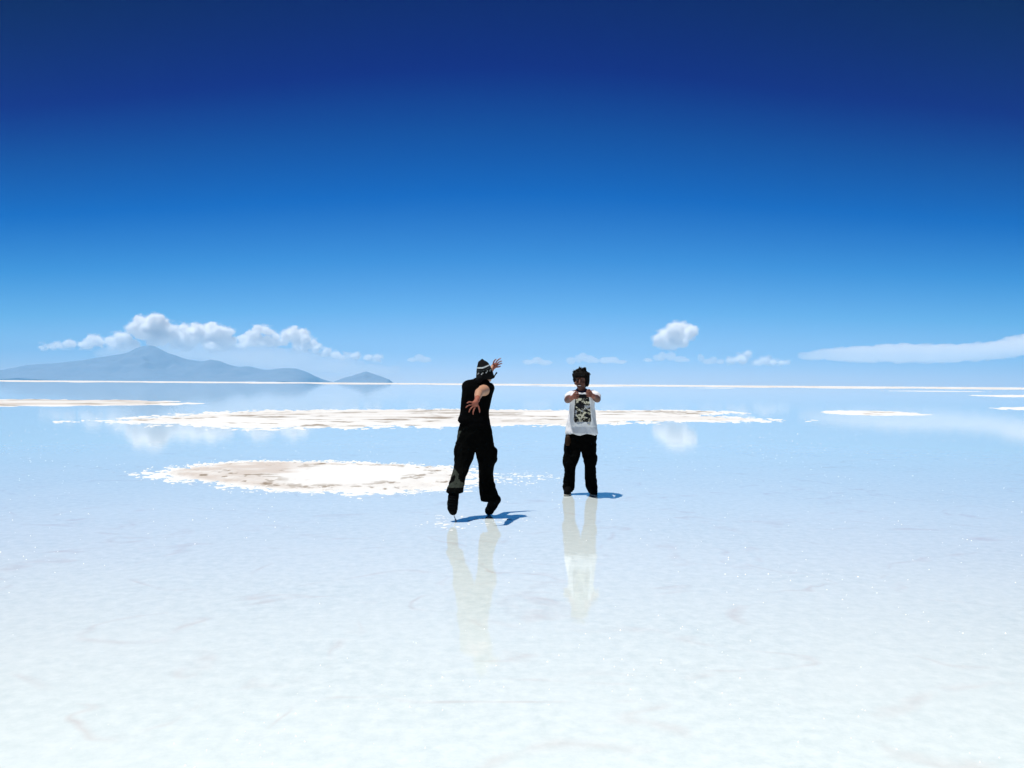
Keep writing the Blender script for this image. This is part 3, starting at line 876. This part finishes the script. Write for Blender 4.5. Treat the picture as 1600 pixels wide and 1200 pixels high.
# boots: left foot hanging toe down, right foot pushing off its toes
S = Field((-0.36, -0.42, 0.03), (0.0, -0.10, 0.42), 0.005)
S.chain([L(712.3, 764, -0.26), L(709.6, 776, -0.285), L(708.6, 786, -0.29), L(708.4, 794, -0.275), L(709.3, 798.6, -0.262)], [0.052, 0.055, 0.056, 0.052, 0.043], k=0.02, flat=(0, 1, 0, 1.15))
sh_l = S.mesh('boot', boot_m, man_b, smooth=2, disp=lambda x, y, z: 0.004 * fbm(x * 25, y * 25, z * 25))
S = Field((-0.36, -0.42, 0.03), (0.0, -0.10, 0.42), 0.005)
S.chain([L(709.0, 778, -0.335), L(708.4, 788, -0.336), L(708.6, 796, -0.317)], [0.040, 0.041, 0.036], k=0.02, flat=(0, 1, 0, 2.6))
S.mesh('sole', mat('black_rubber', (0.004, 0.004, 0.004), 0.85, 0.05), sh_l, smooth=1, disp=lambda x, y, z: 0.003 * np.sign(np.sin(z * 230)))
S = Field((0.02, -0.10, 0.0), (0.40, 0.42, 0.46), 0.005)
S.chain([L(767.0, 766, 0.075), L(769.5, 777, 0.055), L(772.5, 782.5, 0.05)], [0.055, 0.060, 0.056], k=0.02)
S.chain([L(769.5, 777, 0.055), L(775.5, 780.5, 0.035)], [0.06, 0.056], k=0.02)
S.chain([L(775.5, 780.5, 0.035), L(770.5, 789.5, 0.10), L(766.0, 797.6, 0.17), L(765.2, 798.4, 0.23)], [0.056, 0.054, 0.047, 0.037], k=0.02)
sh_r = S.mesh('boot', boot_m, man_b, smooth=2, zmin=0.012, disp=lambda x, y, z: 0.004 * fbm(x * 25, y * 25, z * 25))
S = Field((0.02, -0.12, 0.0), (0.42, 0.42, 0.40), 0.005)
S.chain([L(779.5, 783, 0.01), L(774.5, 791.5, 0.075), L(767.5, 801.0, 0.15), L(766.2, 801.9, 0.23)], [0.036, 0.036, 0.038, 0.030], k=0.01, flat=(0.45, -0.45, -0.77, 2.4))
S.mesh('sole', bpy.data.materials['black_rubber'], sh_r, smooth=1, zmin=0.004)

# ---------------- the man facing the camera, pulling his shirt forward with both fists
X0b, R = person_frame(907, 12.2)
man_f = root((X0b, 12.2, 0), 'person facing the camera in printed white shirt, pulling it forward with both fists')
S = Field((-0.34, -0.62, 0.0), (0.38, 0.2, 1.80), 0.0042)
S.ell(R(907.6, 589.6), (0.076, 0.096, 0.112), k=0.0)
S.ell(R(906.6, 599.5, -0.035), (0.055, 0.062, 0.062), k=0.03)
S.ell(R(906.0, 606.3, -0.075), (0.023, 0.022, 0.020), k=0.02)                       # chin
S.cap(R(906.0, 592.2, -0.098), R(905.5, 598.0, -0.122), 0.009, 0.014, 0.012)        # nose
S.ell(R(902.8, 598.3, -0.103), (0.010, 0.010, 0.008), k=0.006); S.ell(R(908.2, 598.3, -0.103), (0.010, 0.010, 0.008), k=0.006)
S.cap(R(900.0, 590.4, -0.088), R(904.0, 590.0, -0.096), 0.008, 0.008, 0.01); S.cap(R(908.0, 590.0, -0.096), R(912.4, 590.4, -0.088), 0.008, 0.008, 0.01)   # brow
S.ell(R(902.1, 592.9, -0.098), (0.017, 0.014, 0.009), k=0.0, sub=True); S.ell(R(909.9, 592.9, -0.098), (0.017, 0.014, 0.009), k=0.0, sub=True)
S.ell(R(899.8, 598.5, -0.070), (0.022, 0.022, 0.022), k=0.015); S.ell(R(911.6, 598.5, -0.070), (0.022, 0.022, 0.022), k=0.015)   # cheeks lifted by the smile
S.ell(R(905.5, 602.3, -0.104), (0.026, 0.016, 0.0085), k=0.0, sub=True)             # open smile
S.cap(R(902.4, 600.7, -0.102), R(908.8, 600.7, -0.102), 0.0045, 0.0045, 0.005); S.cap(R(903.0, 604.0, -0.096), R(908.2, 604.0, -0.096), 0.006, 0.006, 0.006)
S.ell(R(898.4, 594.5, 0.0), (0.009, 0.016, 0.030), k=0.004); S.ell(R(917.4, 594.5, 0.0), (0.009, 0.016, 0.030), k=0.004)   # ears
S.cap(R(909, 615, 0.02), R(908.5, 603, 0.01), 0.058, 0.054, 0.03)
S.cap(R(897, 616, 0.01), R(921, 616, 0.01), 0.055, 0.055, 0.05)
S.cap(R(908, 622, 0.01), R(909, 648, 0.01), 0.115, 0.105, 0.05)
S.cap(R(909, 648, 0.01), R(908.5, 675, 0.01), 0.105, 0.110, 0.05)
S.cap(R(903, 682, 0.01), R(913, 682, 0.01), 0.09, 0.09, 0.05)
S.chain([R(898, 690, 0.01), R(892, 727, -0.04), R(890, 752, 0.0), R(889, 765, 0.0)], [0.082, 0.055, 0.045, 0.036], k=0.02)
S.chain([R(918, 690, 0.01), R(923, 727, -0.04), R(925.5, 752, -0.02), R(927, 767, -0.04)], [0.082, 0.055, 0.045, 0.036], k=0.02)
# arms: upper arms forward and down, forearms back in to the chest
for sgn, shp, elp, wrp, fist in ((-1, (892.5, 616.5, 0.0), (887.2, 624.2, -0.24), (893.6, 621.2, -0.43), (897.8, 618.4, -0.475)),
                                 (1, (928.0, 616.5, 0.0), (933.4, 623.2, -0.24), (926.6, 618.2, -0.43), (922.4, 615.2, -0.475))):
    a, b, c, f = R(*shp), R(*elp), R(*wrp), R(*fist)
    S.chain([a, (np.array(a) * .5 + np.array(b) * .5), b], [0.052, 0.047, 0.042], k=0.02)
    S.chain([b, (np.array(b) * .7 + np.array(c) * .3), c], [0.043, 0.042, 0.030], k=0.015)
    S.cap(c, f, 0.027, 0.026, 0.012)
    f = np.array(f)
    S.ell(f + np.array([-sgn * 0.002, -0.008, 0.0]), (0.034, 0.022, 0.040), k=0.012)
    # four fingers curled round the cloth, stacked down the fist, and the thumb closing over them
    for i, (dz, ln) in enumerate(((0.031, 0.040), (0.011, 0.045), (-0.010, 0.042), (-0.029, 0.034))):
        k0 = f + np.array([sgn * 0.010, -0.030, dz]); k1 = f + np.array([-sgn * 0.020, -0.041, dz * 1.03])
        k2 = f + np.array([-sgn * (0.008 + ln), -0.026, dz]); k3 = f + np.array([-sgn * ln * 0.9, -0.004, dz * 0.95])
        S.chain([k0, k1, k2, k3], [0.0100, 0.0096, 0.0088, 0.0078], k=0.0015)
    S.chain([f + np.array([sgn * 0.004, -0.012, 0.036]), f + np.array([-sgn * 0.018, -0.020, 0.056]), f + np.array([-sgn * 0.042, -0.024, 0.048])], [0.0115, 0.0105, 0.009], k=0.003)
bodyf = S.mesh('body', [skin_shaded, fabric('skin_hands_lit', (0.25, 0.10, 0.07), 0.12, 30, 0.5, 0.05)], man_f, smooth=1, midx=lambda x, y, z: (y < -0.415).astype(int))  # fists get a lighter, redder copy: lit skin painted in

def small(name, c, r, m, parent, n=2.0, h=0.0015):
    c = np.array(c); r = np.array(r)
    F_ = Field(c - r - 4 * h, c + r + 4 * h, h); F_.ell(c, r, n=n)
    return F_.mesh(name, m, parent, smooth=0)
small('teeth', R(905.5, 601.9, -0.094), (0.0225, 0.008, 0.0055), tooth_m, man_f, 3)
for ex in (902.1, 909.9):
    e = small('eye', R(ex, 592.9, -0.083), (0.0125, 0.0125, 0.0085), eye_m, man_f)
    small('iris', R(ex, 592.9, -0.0945), (0.0055, 0.0026, 0.0055), iris_m, e, h=0.0008)

# tousled hair: a mop with loose locks
S = Field((-0.22, -0.20, 1.42), (0.24, 0.20, 1.84), 0.0045)
S.ell(R(908.0, 586.5, 0.012), (0.096, 0.106, 0.093), k=0.0)
S.ell(R(916.0, 592.0, 0.01), (0.046, 0.07, 0.085), k=0.03); S.ell(R(900.0, 587.5, 0.0), (0.045, 0.07, 0.058), k=0.03)
S.ell(R(909, 598, 0.05), (0.085, 0.06, 0.07), k=0.03)
S.ell(R(905.8, 597.8, -0.112), (0.052, 0.085, 0.074), k=0.0, sub=True, n=2.6)       # face opening
r_h = np.random.default_rng(12)
for i in range(150):
    th, ph = r_h.uniform(-math.pi, math.pi), r_h.uniform(-0.25, 1.45)
    dirv = np.array([math.cos(ph) * math.sin(th), math.cos(ph) * math.cos(th), math.sin(ph)])
    if dirv[1] < -0.3 and dirv[2] < 0.25: continue
    c0 = np.array(R(908.0, 587.5, 0.012)) + dirv * np.array([0.090, 0.098, 0.086])
    side = np.array([r_h.uniform(-1, 0.6), r_h.uniform(-.6, .6), r_h.uniform(-.5, .9)]); side -= side @ dirv * dirv * 0.4
    side /= np.linalg.norm(side) + 1e-6
    ln = r_h.uniform(0.025, 0.062)
    S.chain([c0, c0 + side * ln * .6 + dirv * 0.008, c0 + side * ln + dirv * r_h.uniform(0.003, 0.014)], [0.012, 0.0075, 0.003], k=0.004)
for a, b, c in (((903.5, 578.5), (906.0, 575.5), (908.8, 573.6)), ((897.5, 582), (895.6, 580.2), (894.4, 579.6)), ((897, 586), (895, 584.6), (893.8, 583.2)),
                ((898, 590), (896.0, 592.5), (894.6, 594.0)), ((919, 598), (918.8, 601.5), (918.0, 604.0)), ((899, 580), (900.4, 577.4), (902.0, 576.6)), ((897.6, 593), (896.6, 596), (897.8, 597.6))):
    S.chain([R(*a, 0.0), R(*b, -0.01), R(*c, 0.0)], [0.015, 0.0085, 0.003], k=0.006)
for i in range(9):          # fringe across the forehead
    x = 899.5 + i * 1.9
    S.chain([R(x, 582.5, -0.085), R(x - 0.8, 587.0, -0.104), R(x - 1.6 + 0.9 * math.sin(i * 2.1), 590.0 + 0.8 * math.sin(i * 1.7), -0.104)], [0.012, 0.009, 0.0035], k=0.006)
S.mesh('hair', hair_m, man_f, smooth=1, disp=lambda x, y, z: 0.006 * fbm(x * 45, y * 45, z * 30, 3))

# white shirt, pulled forward into a tent at the chest
S = Field((-0.36, -0.56, 0.82), (0.40, 0.24, 1.48), 0.0042)
rows = [(609.6, 901, 916, .050, .02), (611, 895.5, 921, .075, .02), (612.8, 891, 926, .09, .01), (616, 889, 929, .105, .01), (622, 889.5, 929.5, .118, .01), (632, 890.8, 929.0, .118, .01), (645, 890.2, 930.4, .118, .01),
        (655, 888.6, 931.6, .122, .01), (664, 887.4, 932.8, .130, .01), (671, 886.4, 933.4, .138, .01), (676.2, 886.0, 933.2, .142, .01)]
S.loft(sections(R, rows, 1), n=2.5)
for sgn, a, b in ((-1, (894.0, 616.6, 0.0), (889.4, 620.4, -0.125)), (1, (925.5, 615.8, 0.0), (931.6, 619.2, -0.125))):       # short sleeves
    S.cap(R(*a), R(*b), 0.060, 0.062, 0.03)
tent = []
for py, l, r, front in ((613.5, 898.5, 922.5, -.465), (617, 897.0, 924.5, -.475), (622, 896.8, 925.0, -.46), (630, 897.0, 925.2, -.40), (640, 896.8, 925.6, -.32), (650, 896.2, 926.0, -.235), (658, 896.0, 926.6, -.17), (664, 896, 927, -.13)):
    cyy = (front + 0.02) / 2; a, b = R(l, py, front), R(r, py, front)
    tent.append((a[2], (a[0] + b[0]) / 2, cyy, (b[0] - a[0]) / 2, (0.02 - front) / 2))
S.loft(tent, k=0.03, n=4.0)
S.ell(R(910, 607.5, -0.20), (0.078, 0.24, 0.060), k=0.0, sub=True)       # gaping neck
S.ell(R(908.8, 609.0, -0.02), (0.066, 0.075, 0.055), k=0.0, sub=True)
for sgn, e_, w_ in ((-1, (887.2, 624.2, -0.24), (893.6, 621.2, -0.43)), (1, (933.4, 623.2, -0.24), (926.6, 618.2, -0.43))):
    S.cap(R(*e_), R(*w_), 0.050, 0.036, sub=True)
def print_idx(x, y, z):
    d = 12.2 + y
    py = 599.8 + (1.5 - z) * F_PX / d; px = 800 + (x + X0b) * F_PX / d
    u, v = (px - 911) / 13.0, (py - 616) / 46.0
    front = y < -0.10
    left = np.interp(py, [616, 626, 640, 655, 666], [899.5, 898.6, 897.6, 896.6, 901]); right = np.interp(py, [616, 626, 640, 655, 666], [919.5, 921.4, 923.0, 924.2, 922])
    inside = front & (px > left) & (px < right) & (py > 615.5) & (py < 661.5 + 4 * fbm(px / 5, 0 * px, 2.0, 3))
    n1 = fbm(px / 4.6, py / 4.0, 3.0, 4, 0.75); n2 = fbm(px / 5.0 + 20, py / 4.2, 7.0, 4, 0.75)
    r = np.zeros(len(x), int)
    r[inside] = 1
    vneck = np.abs(px - 911) < (624 - py) * 0.8
    r[inside & (n1 > 0.19) & (v > 0.12) & ~vneck] = 2
    r[inside & (n2 > 0.33) & (v > 0.3)] = 3
    r[inside & (v > 0.93) & (n2 > -0.1)] = 3
    return r
S.mesh('printed_shirt', [white_cloth, print_black, print_cream, print_grey], man_f, smooth=2, midx=print_idx, disp=lambda x, y, z: wrinkle(0.012, 0.07, 0.15, 5)(x, y, z) + 0.012 * np.clip((1.12 - z) / 0.22, 0, 1) * (0.7 + np.sin((x * 38 + 9 * z + 3 * fbm(x * 6, y * 6, z * 5, 3)))))
S = Field((-0.14, -0.12, 1.32), (0.2, 0.16, 1.50), 0.004)
S.loft(sections(R, [(606.8, 901.4, 917, .062, .02), (609, 899.0, 919.5, .074, .015), (611.5, 896.8, 923.0, .085, .005), (613.2, 896.0, 924.5, .09, .0)], 1), n=2.2)
S.ell(R(908.8, 606.5, -0.03), (0.054, 0.064, 0.055), k=0.0, sub=True)
S.mesh('collar', shaded_collar_cloth, man_f, smooth=1, disp=wrinkle(0.004, 0.04, 0.06, 2))

# trousers
S = Field((-0.34, -0.24, 0.02), (0.36, 0.24, 1.0), 0.006)
S.loft(sections(R, [(671, 886, 932, .118, .01), (675, 885.2, 932.4, .125, .01), (680, 884.2, 932.6, .13, .01), (688, 883.4, 932.2, .13, .01), (695, 882.8, 931.6, .125, .01), (702, 882.6, 931.2, .115, .01), (704, 883, 931, .105, .01)], 1), n=2.4)
S.loft(sections(R, [(694, 883, 910, .11, .01), (702, 882.6, 908.0, .112, 0), (710, 882.4, 906.8, .11, -.01), (716, 882.0, 905.4, .105, -.02), (722, 881.4, 902.8, .10, -.02), (728, 882.4, 899.8, .095, -.02), (733, 883.0, 898.8, .09, -.015),
                    (742, 882.4, 898.8, .088, -.01), (752, 881.8, 898.6, .09, .0), (760, 881.2, 898.0, .092, .0), (764, 882.2, 897.0, .09, .0), (767.5, 883.2, 895.6, .08, -.005)], 1), n=2.3, k=0.02)
S.loft(sections(R, [(694, 906, 931.6, .11, .01), (702, 908.6, 931.2, .112, 0), (710, 910.6, 931.2, .11, -.01), (716, 912.2, 932.2, .105, -.02), (722, 913.8, 932.6, .10, -.02), (728, 914.8, 931.4, .095, -.02), (734, 915.2, 931.2, .09, -.02),
                    (743, 915.4, 932.2, .088, -.02), (752, 916.0, 933.4, .09, -.02), (760, 917.0, 934.2, .092, -.03), (765, 919.0, 933.8, .09, -.03), (769.5, 921.5, 933.0, .08, -.035)], 1), n=2.3, k=0.02)
S.ell(R(883.6, 719, 0.0), (0.024, 0.07, 0.075), k=0.012, n=3.0); S.ell(R(931.2, 718, 0.0), (0.022, 0.07, 0.070), k=0.012, n=3.0)
S.cap(R(930.5, 707.5, 0.0), R(932.6, 703.6, 0.0), 0.010, 0.004, 0.006)        # strap end sticking out at the hip pocket
S.mesh('trousers', black_trouser, man_f, smooth=2, disp=wrinkle(0.012, 0.055, 0.08, 14))
S = Field((-0.26, -0.20, 0.62), (-0.08, 0.0, 0.88), 0.005)
S.ell(R(888.0, 688.0, -0.085), (0.036, 0.042, 0.070), k=0, n=2.8, rot=('Z', -30))  # lump added for the hip pocket, sunlight put into its colour
S.mesh('sunlit_pocket', brown_m, man_f, smooth=1, disp=lambda x, y, z: 0.004 * fbm(x * 30, y * 30, z * 30))

# shoes planted on the salt
for pts, rs, lab in ((((889.3, 764.5, -0.02), (888.2, 766.0, -0.09), (886.6, 769.0, -0.19)), (0.050, 0.050, 0.040), None),
                     (((927.2, 766.5, -0.04), (928.4, 767.5, -0.11), (930.0, 771.0, -0.21)), (0.052, 0.052, 0.042), None)):
    S = Field((-0.28, -0.34, 0.0), (0.32, 0.14, 0.22), 0.005)
    Q_ = [np.array(R(*p)) for p in pts]
    heel = Q_[0] + np.array([0, 0.055, -0.02])
    Q_[2][2] = 0.045; Q_[1][2] = 0.062; Q_[0][2] = 0.085; heel[2] = 0.055
    S.chain([heel, Q_[0], Q_[1], Q_[2]], [0.042, *rs], k=0.02)
    shoe = S.mesh('shoe', boot_m, man_f, smooth=2, zmin=0.016, disp=lambda x, y, z: 0.003 * fbm(x * 25, y * 25, z * 25))
    S = Field((-0.28, -0.34, -0.01), (0.32, 0.14, 0.10), 0.004)
    S.chain([heel * [1, 1, 0] + [0, 0, .014], Q_[1] * [1, 1, 0] + [0, 0, .014], Q_[2] * [1, 1, 0] + [0, 0, .014]], [0.043, 0.050, 0.044], k=0.01, flat=(0, 0, 1, 3.4))
    S.mesh('sole', sole_m, shoe, smooth=1, zmin=0.001)

# salt and water flicked up under the trailing boot
S = Field((-0.40, -0.50, -0.01), (-0.02, -0.06, 0.13), 0.003)
S.chain([L(710.5, 803.2, -0.262), L(711.8, 807.5, -0.25), L(713.2, 811.5, -0.25), L(714.0, 814.0, -0.25)], [0.008, 0.006, 0.0075, 0.013], k=0.006)
splash = S.mesh('splash', mat('salty_water', (0.80, 0.82, 0.84), 0.3, 0.5, 1.33), None, smooth=1, disp=lambda x, y, z: 0.003 * fbm(x * 60, y * 60, z * 40))
splash.location = (X0, 10.0, 0)
tag(splash, 'thin trickle of salty water dripping from the raised boot', 'water trickle')
